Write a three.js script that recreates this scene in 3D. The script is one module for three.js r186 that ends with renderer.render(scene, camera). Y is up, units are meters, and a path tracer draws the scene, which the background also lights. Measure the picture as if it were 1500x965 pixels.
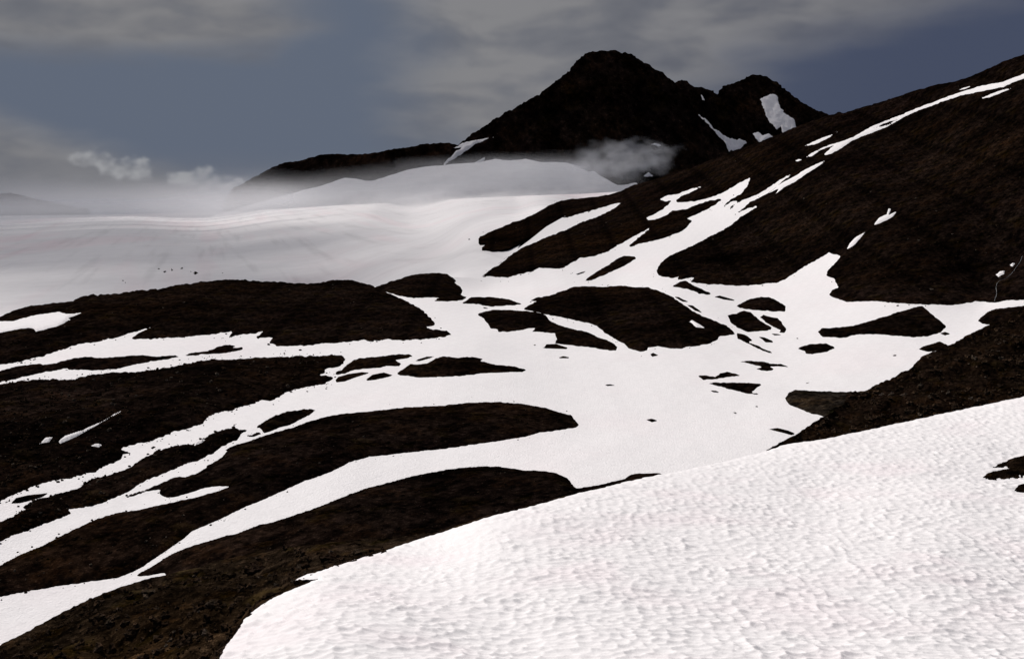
import * as THREE from 'three';
import { ImprovedNoise } from 'three/addons/math/ImprovedNoise.js';

// ------------------------------------------------------------------ camera, sky, sun, exposure
const scene = new THREE.Scene();
const camera = new THREE.PerspectiveCamera(32, 1500 / 965, 0.5, 60000);
const FOCAL = 482.5 / Math.tan(16 * Math.PI / 180);          // focal length in photo pixels
const PITCH = Math.atan((482.5 - 290) / FOCAL);              // the horizon lies at row 290
camera.position.set(0, 0, 0);
camera.rotation.x = -PITCH;
scene.add(camera);

const renderer = new THREE.WebGLRenderer({ antialias: true });
renderer.toneMapping = THREE.LinearToneMapping;
renderer.toneMappingExposure = 0.965;
renderer.shadowMap.enabled = true;

const SUN = new THREE.Vector3(-0.50, 0.72, -0.58).normalize();
const sun = new THREE.DirectionalLight(new THREE.Color(1.0, 0.948, 0.92), 4.12);
sun.position.copy(SUN).multiplyScalar(3000);
sun.castShadow = true;
sun.shadow.radius = 1.5;
sun.shadow.mapSize.set(4096, 4096);
Object.assign(sun.shadow.camera, { left: -6000, right: 6000, top: 6000, bottom: -6000, near: 10, far: 16000 });
scene.add(sun); scene.add(sun.target);

// ------------------------------------------------------------------ noise and random numbers
const perlin = new ImprovedNoise();
const noise3 = (x, y, z) => perlin.noise(x + 31.7, y + 17.3, z + 5.1);
function fbm(x, y, z, oct = 4) { let a = 1, s = 0, n = 0; for (let i = 0; i < oct; i++) { s += a * noise3(x, y, z); n += a; a *= 0.5; x = x * 2.03 + 7.1; y = y * 2.03 + 3.3; z = z * 2.03 + 1.9; } return s / n; }
let seed = 12345;
const rnd = () => { seed = (seed * 1664525 + 1013904223) >>> 0; return seed / 4294967296; };
const hash2 = (i, j) => { let h = (i * 374761393 + j * 668265263) | 0; h = Math.imul(h ^ (h >>> 13), 1274126177); return ((h ^ (h >>> 16)) >>> 0) / 4294967296; };
const clamp = (x, a = 0, b = 1) => Math.min(b, Math.max(a, x));
const smooth = (a, b, x) => { const t = clamp((x - a) / (b - a)); return t * t * (3 - 2 * t); };
const mix = (a, b, t) => a + (b - a) * t;
const srgb = (r, g, b) => [r, g, b].map((c) => { c /= 255; return c <= 0.04045 ? c / 12.92 : ((c + 0.055) / 1.055) ** 2.4; });

// ------------------------------------------------------------------ the sky: broken grey cloud over dull blue
{
  const W = 4096, H = 2048, data = new Float32Array(W * H * 4);
  const blueL = srgb(98, 107, 123), blueR = srgb(70, 78, 99), grey = srgb(116, 116, 120), pale = srgb(138, 137, 138), haze = srgb(122, 124, 130), white = srgb(168, 169, 172), low = srgb(104, 106, 116);
  for (let j = 0; j < H; j++) {
    const el = ((j + 0.5) / H - 0.5) * Math.PI;
    for (let i = 0; i < W; i++) {
      const phi = ((i + 0.5) / W - 0.5) * 2 * Math.PI;              // atan2(z, x)
      const x = Math.cos(phi), z = Math.sin(phi);
      let c;
      const o = (j * W + i) * 4;
      if (el < -0.03) { c = haze; data[o] = c[0]; data[o + 1] = c[1]; data[o + 2] = c[2]; data[o + 3] = 1; continue; }
      const az = Math.atan2(x, -z), X = 750 + az * FOCAL, Y = 290 - el * FOCAL;   // angles, in units of the photo's pixels
      // stretched cloud field, continuous round the whole sky
      const e = el * 7;
      const w0 = fbm(x * 6 + 3, e * 2, z * 6, 3), n1 = fbm(x * 4.5, e * 2.6, z * 4.5, 5), n2 = fbm(x * 9 + 9 + 0.3 * w0, e * 4.4 + 0.7 * w0, z * 9, 6), n3 = fbm(x * 26 + w0, e * 11 + 4 + w0, z * 26, 5);
      const t = 0.5 - 0.5 * Math.cos(clamp((az + 0.15) / 0.5, 0, 1) * Math.PI) * 1;
      c = blueL.map((v, k) => mix(v, blueR[k], az > 1.6 || az < -0.6 ? 0.5 : t));
      // clouds of the general field, and the banks seen over the icefield and the peak
      const wX = X + 90 * n1 + 50 * n2, wY = Y + 30 * n1 + 32 * n2 + 9 * n3;
      let m = smooth(-0.02, 0.28, n1 + 0.35 * n2 + 0.02) * 0.85; const torn = smooth(-0.32, 0.12, n2 + 0.35 * n3);
      const near = smooth(1250, 850, Math.abs(X - 750)) * smooth(-260, -20, Y);
      let banks = 0.9 * smooth(108, 62, wY + 0.00025 * Math.max(0, wX - 180) ** 2) * smooth(520, 380, wX);
      banks = Math.max(banks, 0.85 * smooth(170, 330, 420 - Math.abs(wX - 800) * 0.9 - Math.max(0, wY - 150) * 1.0));
      banks = Math.max(banks, 0.8 * smooth(40, -60, wY - (168 - (wX - 900) * 0.28)) * smooth(520, 700, wX));
      banks = Math.max(banks, 0.85 * smooth(140, 205, wY - 0.33 * wX) * smooth(400, 270, wX));
      banks *= 0.78 + 0.22 * torn; m = mix(m, banks, near);
      const body = 0.55 + 1.4 * n2 + 0.6 * n3 + 0.35 * Math.exp(-(((X - 760) / 190) ** 2) - (((Y - 100) / 90) ** 2));
      const cl = grey.map((v, k) => mix(v * 0.88, pale[k], clamp(body)));
      c = c.map((v, k) => mix(v, cl[k], clamp(m)));
      // haze over the horizon
      const hz = smooth(0.045, 0.0, el) * 0.75;
      c = c.map((v, k) => mix(v, mix(low[k], haze[k], 0.5 + n2), hz * 0.8));
      // a line of small cumulus far over the ice
      if (Y < 300 && Y > 190 && X > 60 && X < 430) {
        const lump = fbm(X / 30, Y / 19, 2.2, 5), fine = fbm(X / 11, Y / 8, 8.2, 3), line = (ax, ay, bx, by, r) => { const t = clamp(((X - ax) * (bx - ax) + (Y - ay) * (by - ay)) / ((bx - ax) ** 2 + (by - ay) ** 2)); return 1 - Math.hypot(X - ax - t * (bx - ax), (Y - ay - t * (by - ay)) * (Y < ay + t * (by - ay) ? 1.25 : 0.8)) / r; };
        const q = smooth(-0.1, 0.55, Math.max(line(150, 236, 182, 232, 13), line(182, 236, 234, 253, 15), line(272, 262, 292, 263, 11), line(306, 260, 346, 264, 13)) + 1.5 * lump + 0.5 * fine);
        const l = clamp(0.45 + 1.1 * lump + 0.9 * fine + 0.5 * fbm(X / 24, (Y + 7) / 16, 2.2, 3));
        c = c.map((v, k) => mix(v, mix(v * 1.05, white[k], l), q * 0.7 * smooth(282, 252, Y - 0.05 * X)));
      }
      data[o] = c[0]; data[o + 1] = c[1]; data[o + 2] = c[2]; data[o + 3] = 1;
    }
  }
  const sky = new THREE.DataTexture(data, W, H, THREE.RGBAFormat, THREE.FloatType);
  sky.mapping = THREE.EquirectangularReflectionMapping;
  sky.magFilter = sky.minFilter = THREE.LinearFilter;
  sky.needsUpdate = true;
  scene.background = sky; scene.environment = sky;
}

// ------------------------------------------------------------------ from photo pixels to places
const cp = Math.cos(PITCH), sp = Math.sin(PITCH);
function ray(px, py) {                                        // scaled so that one unit is one metre of depth
  const x = (px - 750) / FOCAL, y = (482.5 - py) / FOCAL, yy = y * cp - sp, zz = -y * sp - cp;
  return [x / -zz, yy / -zz, -1];
}
function spline(points) {                                     // thin-plate spline of inverse depth: planes stay planes
  const n = points.length, N = n + 3, A = [], u = (p) => [p[0] / 500, p[1] / 500];
  const K = (r2) => r2 < 1e-12 ? 0 : 0.5 * r2 * Math.log(r2);
  for (let i = 0; i < N; i++) A.push(new Float64Array(N + 1));
  for (let i = 0; i < n; i++) {
    const [xi, yi] = u(points[i]);
    for (let j = 0; j < n; j++) { const [xj, yj] = u(points[j]); A[i][j] = K((xi - xj) ** 2 + (yi - yj) ** 2) + (i === j ? 0.003 : 0); }
    A[i][n] = A[n][i] = 1; A[i][n + 1] = A[n + 1][i] = xi; A[i][n + 2] = A[n + 2][i] = yi; A[i][N] = 100 / points[i][2];
  }
  for (let c = 0; c < N; c++) {
    let p = c; for (let r = c + 1; r < N; r++) if (Math.abs(A[r][c]) > Math.abs(A[p][c])) p = r;
    [A[c], A[p]] = [A[p], A[c]];
    for (let r = 0; r < N; r++) if (r !== c && A[r][c]) { const f = A[r][c] / A[c][c]; for (let k = c; k <= N; k++) A[r][k] -= f * A[c][k]; }
  }
  const w = A.map((row, i) => row[N] / row[i]), us = points.map(u);
  const least = 0.6 * Math.min(...points.map((p) => 100 / p[2]));
  return (px, py) => {
    const x = px / 500, y = py / 500; let s = w[n] + w[n + 1] * x + w[n + 2] * y;
    for (let i = 0; i < n; i++) { const dx = x - us[i][0], dy = y - us[i][1]; s += w[i] * K(dx * dx + dy * dy); }
    const d = 100 / Math.max(s, least), r = ray(px, py);
    return [r[0] * d, r[1] * d, -d];
  };
}

// land surfaces: [column, row, metres of depth]
const midLand = spline([
  [-250, 1000, 175], [0, 940, 190], [250, 900, 197], [500, 860, 203], [850, 800, 210], [1100, 760, 222], [1500, 760, 230], [1750, 760, 230],
  [0, 860, 215], [200, 840, 219], [500, 760, 234], [850, 710, 250], [1130, 655, 285], [1300, 640, 295], [1500, 640, 300], [1750, 640, 300],
  [-250, 760, 250], [0, 740, 265], [300, 680, 287], [600, 650, 300], [850, 640, 305], [0, 600, 360], [400, 580, 374], [700, 560, 388], [1000, 560, 388], [1150, 570, 370],
  [0, 530, 450], [400, 500, 490], [700, 500, 480], [1000, 500, 480], [1250, 490, 465], [1450, 480, 445],
  [-250, 560, 420], [0, 465, 560], [300, 412, 690], [551, 418, 690], [640, 401, 745], [700, 440, 640], [900, 420, 680], [1100, 440, 600], [1220, 438, 560], [1440, 440, 520], [1750, 440, 500],
  [702, 408, 760], [820, 394, 760], [960, 400, 700], [1100, 415, 650], [1225, 380, 640],
  [701, 350, 1000], [800, 305, 1080], [905, 283, 1080], [1000, 330, 850], [1100, 300, 830], [1250, 320, 690], [1400, 340, 610], [1500, 300, 610], [1750, 300, 560],
  [1070, 222, 1040], [1220, 167, 990], [1350, 130, 920], [1500, 80, 840], [1750, 0, 740], [1350, 220, 800], [1500, 180, 720],
]);
const joined = [[671, 404], [690, 404], [702, 406], [716, 396], [735, 381], [750, 369], [728, 366], [706, 362], [700, 350], [740, 331], [765, 322], [714, 352], [730, 346], [746, 350], [762, 342], [778, 332], [792, 316], [765, 358], [780, 345], [800, 330]].map(([x, y]) => [x, y, -midLand(x, y)[2] * 1.02]);   // where the ice meets the hillside
const iceLand = spline([...joined,
  [-350, 440, 1350], [0, 430, 1400], [300, 425, 1400], [500, 430, 1250], [600, 412, 980], [-350, 335, 3900], [0, 335, 3800], [300, 332, 3600], [600, 330, 2600], [660, 372, 1150], [640, 350, 1600],
  [950, 284, 3100], [850, 285, 3300], [760, 300, 2600], [700, 290, 3500], [550, 298, 3900], [400, 307, 4300], [200, 314, 4800], [0, 317, 5000], [-350, 318, 5000],
]);
const nearLand = spline([
  [-200, 1100, 21], [320, 1100, 18], [900, 1100, 18], [1500, 1100, 19], [1800, 1100, 19], [330, 950, 26], [750, 965, 25], [1500, 965, 27], [1800, 965, 27],
  [465, 850, 34], [700, 765, 44], [960, 697, 54], [1200, 645, 62], [1500, 582, 72], [1800, 520, 80], [1000, 850, 34], [1400, 800, 40], [1200, 720, 51], [1500, 680, 55],
  [-200, 1030, 31], [0, 942, 38], [150, 867, 44], [257, 836, 48], [420, 803, 50], [640, 780, 47], [300, 900, 32], [0, 1000, 29], [150, 930, 34],
]);
const ridgeLand = spline([[1100, 690, 120], [1130, 655, 128], [1300, 640, 134], [1500, 600, 142], [1800, 540, 148], [1250, 572, 163], [1400, 502, 180], [1500, 450, 194], [1800, 320, 220], [1400, 570, 152], [1600, 520, 162]]);
const apronLand = spline([[300, 300, 4700], [600, 300, 4350], [950, 300, 4300], [440, 279, 5000], [520, 260, 5100], [720, 234, 5150], [930, 266, 4700], [800, 270, 4550]]);
const lowRidgeLand = spline([[300, 300, 5600], [650, 300, 5400], [340, 275, 6000], [480, 225, 6700], [660, 209, 6500]]);
const peakLand = spline([[620, 300, 4900], [850, 300, 4700], [1100, 300, 4800], [650, 240, 5300], [760, 160, 5700], [880, 72, 6000], [990, 118, 5950], [1110, 205, 5700], [900, 200, 5250], [1000, 230, 5200]]);
const backRidgeLand = spline([[960, 300, 5500], [1120, 300, 5500], [1000, 117, 6500], [1110, 205, 6300], [1050, 200, 5900]]);
const farPeakLand = spline([[1000, 300, 7400], [1250, 300, 7400], [1110, 108, 8800], [1225, 172, 8400], [1040, 150, 8500], [1130, 200, 8000]]);
const farHillLand = spline([[-200, 320, 11500], [80, 320, 11500], [-100, 270, 13000], [15, 281, 12800]]);

// ------------------------------------------------------------------ textures
function tileNoise(size, cells, oct, salt, sx = 1) {          // fractal value noise that repeats without a seam
  const out = new Float32Array(size * size); let amp = 1, tot = 0;
  for (let o = 0; o < oct; o++) {
    const c = cells << o, cx = Math.max(1, Math.round(c / sx));
    for (let j = 0; j < size; j++) {
      const v = j / size * c, j0 = Math.floor(v), fv = v - j0, tv = fv * fv * (3 - 2 * fv);
      for (let i = 0; i < size; i++) {
        const u = i / size * cx, i0 = Math.floor(u), fu = u - i0, tu = fu * fu * (3 - 2 * fu);
        const a = hash2(i0 % cx + salt * 71 + o * 1013, j0 % c), b = hash2((i0 + 1) % cx + salt * 71 + o * 1013, j0 % c), d = hash2(i0 % cx + salt * 71 + o * 1013, (j0 + 1) % c), e = hash2((i0 + 1) % cx + salt * 71 + o * 1013, (j0 + 1) % c);
        out[j * size + i] += amp * mix(mix(a, b, tu), mix(d, e, tu), tv);
      }
    }
    tot += amp; amp *= 0.58;
  }
  for (let k = 0; k < out.length; k++) out[k] /= tot;
  return out;
}
function texture(size, f, color) {
  const d = new Uint8Array(size * size * 4);
  for (let k = 0; k < size * size; k++) { const c = f(k); d[k * 4] = clamp(c[0]) * 255; d[k * 4 + 1] = clamp(c[1]) * 255; d[k * 4 + 2] = clamp(c[2]) * 255; d[k * 4 + 3] = 255; }
  const t = new THREE.DataTexture(d, size, size, THREE.RGBAFormat);
  t.wrapS = t.wrapT = THREE.RepeatWrapping; t.magFilter = THREE.LinearFilter; t.minFilter = THREE.LinearMipmapLinearFilter; t.generateMipmaps = true;
  if (color) t.colorSpace = THREE.SRGBColorSpace;
  t.needsUpdate = true; return t;
}
const nA = tileNoise(1024, 6, 7, 1), nB = tileNoise(1024, 24, 5, 2), nC = tileNoise(1024, 3, 5, 3), nD = tileNoise(1024, 90, 3, 4);
// stone tones: dark slate and brown with rust, lichen and a scatter of pale stones (relative to the tint of the land)
const rockMap = texture(1024, (k) => {
  const a = nA[k], b = nB[k], c = nC[k], d = nD[k];
  let v = 0.34 + 0.7 * (a - 0.5) + 0.55 * (b - 0.5); let r = v, g = v * 0.93, bl = v * 0.88;
  const rust = smooth(0.53, 0.68, c + 0.35 * (b - 0.5)); r += 0.05 * rust; g += 0.02 * rust; bl -= 0.02 * rust;
  const moss = smooth(0.56, 0.7, nC[(k + 517 * 1024 + 311) % (1024 * 1024)]); r += 0.03 * moss; g += 0.04 * moss; bl -= 0.04 * moss;
  const stone = smooth(0.66, 0.76, d + 0.25 * (b - 0.5)); r += 0.22 * stone; g += 0.22 * stone; bl += 0.21 * stone;
  return [clamp(r, 0.05), clamp(g, 0.05), clamp(bl, 0.05)];
}, true);
const rockBump = texture(1024, (k) => { const v = 0.55 * nA[k] + 0.3 * nB[k] + 0.25 * nD[k]; return [v, v, v]; });
const nS = tileNoise(1024, 40, 4, 5), nT = tileNoise(1024, 8, 5, 6);
const snowBump = texture(1024, (k) => { const v = 0.7 * nS[k] + 0.3 * nT[k]; return [v, v, v]; });
const snowMap = texture(1024, (k) => { const v = 0.965 + 0.05 * (nT[k] - 0.5) + 0.05 * (nS[k] - 0.5); return [v, v, v]; }, true);

// ------------------------------------------------------------------ materials
const rockMaterial = (bump, tint = [1, 1, 1]) => new THREE.MeshPhysicalMaterial({ color: new THREE.Color(...tint), map: rockMap, bumpMap: rockBump, bumpScale: bump, roughness: 1, specularIntensity: 0, vertexColors: true });
const snowMaterial = (bump) => new THREE.MeshPhysicalMaterial({ color: new THREE.Color(1, 1, 1), map: snowMap, bumpMap: snowBump, bumpScale: bump, roughness: 0.85, specularIntensity: 0.25, vertexColors: true });
const M = {
  rock: rockMaterial(0.8), nearRock: rockMaterial(0.22), farRock: rockMaterial(12),
  snow: snowMaterial(0.22), nearSnow: snowMaterial(0.012), iceSnow: snowMaterial(0.9), farSnow: snowMaterial(1.5),
};
const SNOW = [0.92, 0.895, 0.885], ROCK = [0.047, 0.034, 0.029], NEAR_ROCK = [0.062, 0.044, 0.032];

// ------------------------------------------------------------------ building land from outlines
const taken = {};
const numbered = (name) => { const n = taken[name] = (taken[name] ?? -1) + 1; return n ? `${name}_${String(n).padStart(3, '0')}` : name; };
function tag(o, name, label, category, group, kind) {
  o.name = numbered(name); o.userData.label = label; o.userData.category = category;
  if (group) o.userData.group = group; if (kind) o.userData.kind = kind;
  o.castShadow = o.receiveShadow = true; scene.add(o); return o;
}
function outline(poly, holes = []) {                          // signed distance in pixels to an outline, positive inside
  const segs = []; for (const ring of [poly, ...holes]) ring.forEach((a, i) => { const b = ring[(i + 1) % ring.length]; segs.push([a[0], a[1], b[0] - a[0], b[1] - a[1]]); });
  return (x, y) => {
    let best = 1e9, inside = false;
    for (const [ax, ay, dx, dy] of segs) {
      const ex = x - ax, ey = y - ay, t = clamp((ex * dx + ey * dy) / (dx * dx + dy * dy || 1)), qx = ex - t * dx, qy = ey - t * dy, d = qx * qx + qy * qy;
      if (d < best) best = d;
      if ((ay > y) !== (ay + dy > y) && x < ax + (y - ay) / dy * dx) inside = !inside;
    }
    return (inside ? 1 : -1) * Math.sqrt(best);
  };
}
/* One sheet of land. land: pixel -> place; lift(s, x, y, z, px, py): metres above it, s = pixels inside the outline; ragged: how far its edge wanders. */
function sheet({ poly, holes, land, cell = 2, row = cell, ragged = 0.8, wave = 8, lift = () => 0, color, tile = 30, skirt = 4, upright = false }) {
  const raw = outline(poly, holes);
  const edge = (px, py) => { const s = raw(px, py); return ragged && Math.abs(s) < ragged * 4 ? s + ragged * 2.2 * fbm(px / wave, py / (wave * 0.45), 3.7, 3) : s; };
  const height = (px, py) => { const p = land(px, py); return lift(edge(px, py), ...p, px, py); };
  let x0 = 1e9, x1 = -1e9, y0 = 1e9, y1 = -1e9; for (const [x, y] of poly) { x0 = Math.min(x0, x); x1 = Math.max(x1, x); y0 = Math.min(y0, y); y1 = Math.max(y1, y); }
  x0 -= 2 * cell; y0 -= 2 * row; const nx = Math.ceil((x1 - x0) / cell) + 3, ny = Math.ceil((y1 - y0) / row) + 3;
  const S = new Float32Array(nx * ny); for (let j = 0; j < ny; j++) for (let i = 0; i < nx; i++) S[j * nx + i] = edge(x0 + i * cell, y0 + j * row);
  const pos = [], col = [], uv = [], index = [], at = new Map(), rim = [];
  const vertex = (key, px, py, s) => {
    if (at.has(key)) return at.get(key);
    const p = land(px, py), h = lift(s, p[0], p[1], p[2], px, py), c = color(p[0], p[1], p[2], s, px, py), n = pos.length / 3;
    pos.push(p[0], p[1] + h, p[2]); col.push(...c); uv.push(p[0] / tile, (upright ? p[1] + h : p[2]) / tile); at.set(key, n); return n;
  };
  for (let j = 0; j < ny - 1; j++) for (let i = 0; i < nx - 1; i++) {
    const c = [[i, j], [i, j + 1], [i + 1, j + 1], [i + 1, j]], s = c.map(([a, b]) => S[b * nx + a]);
    if (s.every((v) => v <= 0)) continue;
    const ring = []; let out = null; const first = [];
    for (let k = 0; k < 4; k++) {
      const [a, b] = c[k], [a2, b2] = c[(k + 1) % 4], s1 = s[k], s2 = s[(k + 1) % 4];
      if (s1 > 0) ring.push(vertex(b * nx + a, x0 + a * cell, y0 + b * row, s1));
      if ((s1 > 0) !== (s2 > 0)) {
        const t = s1 / (s1 - s2), lo = Math.min(b * nx + a, b2 * nx + a2), v = vertex(-1 - (lo * 2 + (a === a2 ? 1 : 0)), x0 + mix(a, a2, t) * cell, y0 + mix(b, b2, t) * row, 0);
        ring.push(v);
        if (s1 > 0) { out = v; } else if (out !== null) { rim.push([out, v]); out = null; } else first.push(v);
      }
    }
    if (out !== null && first.length) rim.push([out, first[0]]);
    for (let k = 2; k < ring.length; k++) index.push(ring[0], ring[k - 1], ring[k]);
  }
  const g = new THREE.BufferGeometry();
  g.setAttribute('position', new THREE.Float32BufferAttribute(pos, 3)); g.setIndex(index); g.computeVertexNormals();
  const nor = Array.from(g.attributes.normal.array);
  if (skirt) for (const [a, b] of rim) {                      // the rim turns down and back, so that no sheet ends in a bare edge
    const n = pos.length / 3;
    for (const v of [a, b]) {
      const x = pos[v * 3], y = pos[v * 3 + 1], z = pos[v * 3 + 2], l = Math.hypot(x, z), k = [x / l, -0.75, z / l];
      for (const f of [0, skirt]) { pos.push(x + k[0] * f, y + k[1] * f, z + k[2] * f); nor.push(-k[0] * 0.3, 0.9, -k[2] * 0.3); col.push(col[v * 3], col[v * 3 + 1], col[v * 3 + 2]); uv.push((x + k[0] * f) / tile, (z + k[2] * f) / tile + (upright ? y / tile : 0)); }
    }
    index.push(n, n + 2, n + 1, n + 1, n + 2, n + 3);
  }
  const G = new THREE.BufferGeometry();
  G.setAttribute('position', new THREE.Float32BufferAttribute(pos, 3)); G.setAttribute('normal', new THREE.Float32BufferAttribute(nor, 3));
  G.setAttribute('color', new THREE.Float32BufferAttribute(col, 3)); G.setAttribute('uv', new THREE.Float32BufferAttribute(uv, 2)); G.setIndex(index);
  return { geometry: G, height, edge, land };
}
const tint = (base, amount, scale, salt = 0) => (x, y, z) => { const n = fbm(x / scale + salt, y / scale, z / scale, 4), w = fbm(x / scale * 0.4 + 40, y / scale, z / scale * 0.4, 3), v = 1 + amount * 2 * n; return [base[0] * v * (1 + 0.5 * Math.max(0, w)), base[1] * v * (1 + 0.15 * w), base[2] * v * (1 - 0.35 * Math.max(0, w))]; };
const rockTint = tint(ROCK, 0.8, 48), nearTint = tint(NEAR_ROCK, 0.45, 5, 3), farTint = tint(ROCK, 0.6, 260, 6), ledgeTint = tint([0.105, 0.080, 0.055], 1.0, 7, 9);
const snowTint = (x, y, z) => { const p = smooth(0.0, 0.4, fbm(x / 45, 0, z / 45, 4)); return [SNOW[0], SNOW[1] * (1 - 0.018 * p), SNOW[2] * (1 - 0.015 * p)]; };
const roll = (x, z) => 1.25 * fbm(x / 55, 0.4, z / 90, 3) + 0.2 * fbm(x / 11, 3.4, z / 20, 3);    // slow waves of the snow cover

// ------------------------------------------------------------------ glacier
const iceEdge = [[-350, 317], [0, 316], [200, 313.5], [330, 310], [400, 306.5], [500, 300.5], [600, 295.5], [700, 289.5], [800, 285.5], [850, 284], [900, 281], [960, 276]];
const glacier = sheet({
  poly: [...iceEdge, [960, 300], [880, 302], [800, 324], [770, 345], [750, 376], [735, 388], [716, 402], [704, 413], [690, 418], [600, 440], [300, 470], [-350, 520]], land: iceLand, cell: 2.4, row: 1.2, ragged: 0, tile: 1100, skirt: 300,
  lift: (s, x, y, z) => (1.0 * fbm(x / 420, 1, z / 420, 3) * smooth(0, 30, s) + 0.5 * fbm(x / 30, 2, z / 120, 2)) * smooth(2400, 1300, -z),
  color: (x, y, z, s, px, py) => {                            // red snow algae lie in long streaks along the flow
    const streak = fbm((x - 0.267 * z) / 60, 3, z / 800, 2), patch = fbm(x / 260, 7, z / 700, 3);
    const pink = clamp(smooth(0.0, 0.45, streak) * 0.5 + smooth(0.02, 0.4, patch) * 0.6);
    const dirt = smooth(0.05, 0.5, fbm((x - 0.267 * z) / 22, 5, z / 500, 3)) * 0.12;
    return [SNOW[0] * (1 - dirt), SNOW[1] * (1 - 0.10 * pink - dirt), SNOW[2] * (1 - 0.085 * pink - dirt)];
  },
});
tag(new THREE.Mesh(glacier.geometry, M.iceSnow), 'glacier', 'wide smooth icefield streaked faintly pink beyond the dark ridges', 'glacier', null, 'structure');

// ------------------------------------------------------------------ snow of the basin
const crest = [[-300, 560], [-60, 494], [0, 467], [20, 456], [50, 449], [105, 444], [130, 434], [200, 429], [250, 422], [300, 416], [330, 413], [390, 417], [430, 419], [490, 413], [530, 417], [551, 420], [570, 416], [600, 408], [640, 404], [655, 406], [671, 406], [690, 407], [702, 408], [716, 398], [735, 383], [750, 370], [775, 352], [800, 332], [830, 315], [870, 294], [905, 286], [960, 276], [1060, 242], [1150, 210], [1222, 184], [1300, 163], [1370, 141], [1430, 125], [1500, 98], [1760, 4]];
const basin = sheet({
  poly: [...crest, [1760, 800], [1100, 800], [700, 860], [300, 960], [-300, 1060]], land: midLand, cell: 3, ragged: 0, tile: 14, skirt: 60,
  lift: (s, x, y, z) => roll(x, z) * smooth(0, 14, s), color: snowTint,
});
tag(new THREE.Mesh(basin.geometry, M.snow), 'snowfield', 'bright snow filling the basin between dark rock ridges', 'snow', null, 'structure');

// rock that stands out of the snow: it rises from the edge, with broken ground on top
function rockLift(amp, wide, rough, still = []) {
  return (s, x, y, z, px, py) => {
    let k = smooth(0, 9, s);
    for (const f of still) k *= smooth(0, 9, -f(px, py));
    return roll(x, z) - 0.14 + 0.42 * smooth(0, 2.4, s) + amp * (1 - Math.exp(-Math.max(0, s) / wide)) + rough * k * (0.3 + 1.1 * fbm(x / 16, y / 16, z / 22, 4) + 0.55 * Math.abs(fbm(x / 4.5, y / 5, z / 7, 3)));
  };
}
const built = {}, calm = {};
function rock(key, name, label, category, group, poly, { amp = 1.2, wide = 20, rough = 1, ragged = 0.9, holes, kind, cell = 2, skirt = 5, color = rockTint } = {}) {
  const s = built[key] = sheet({ poly, holes, land: midLand, cell, ragged, lift: rockLift(amp, wide, rough, calm[key]), color, tile: 30, skirt });
  return tag(new THREE.Mesh(s.geometry, M.rock), name, label, category, group, kind);
}
function patch(on, label, poly, { ragged = 0.7, holes, thick = 0.55, group = 'snow patches left on dark ground', cell = 1.5, material = M.snow, tile = 14, color = snowTint, deep = 1 } = {}) {
  const s = sheet({ poly, holes, land: on.land, cell, ragged, skirt: 1.5 * deep, tile, color, lift: (s, x, y, z, px, py) => on.height(px, py) + deep * (-0.06 + (thick + 0.1) * smooth(0, 2, s)) });
  return tag(new THREE.Mesh(s.geometry, material), 'snow_patch', label, 'snow patch', group);
}

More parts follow.
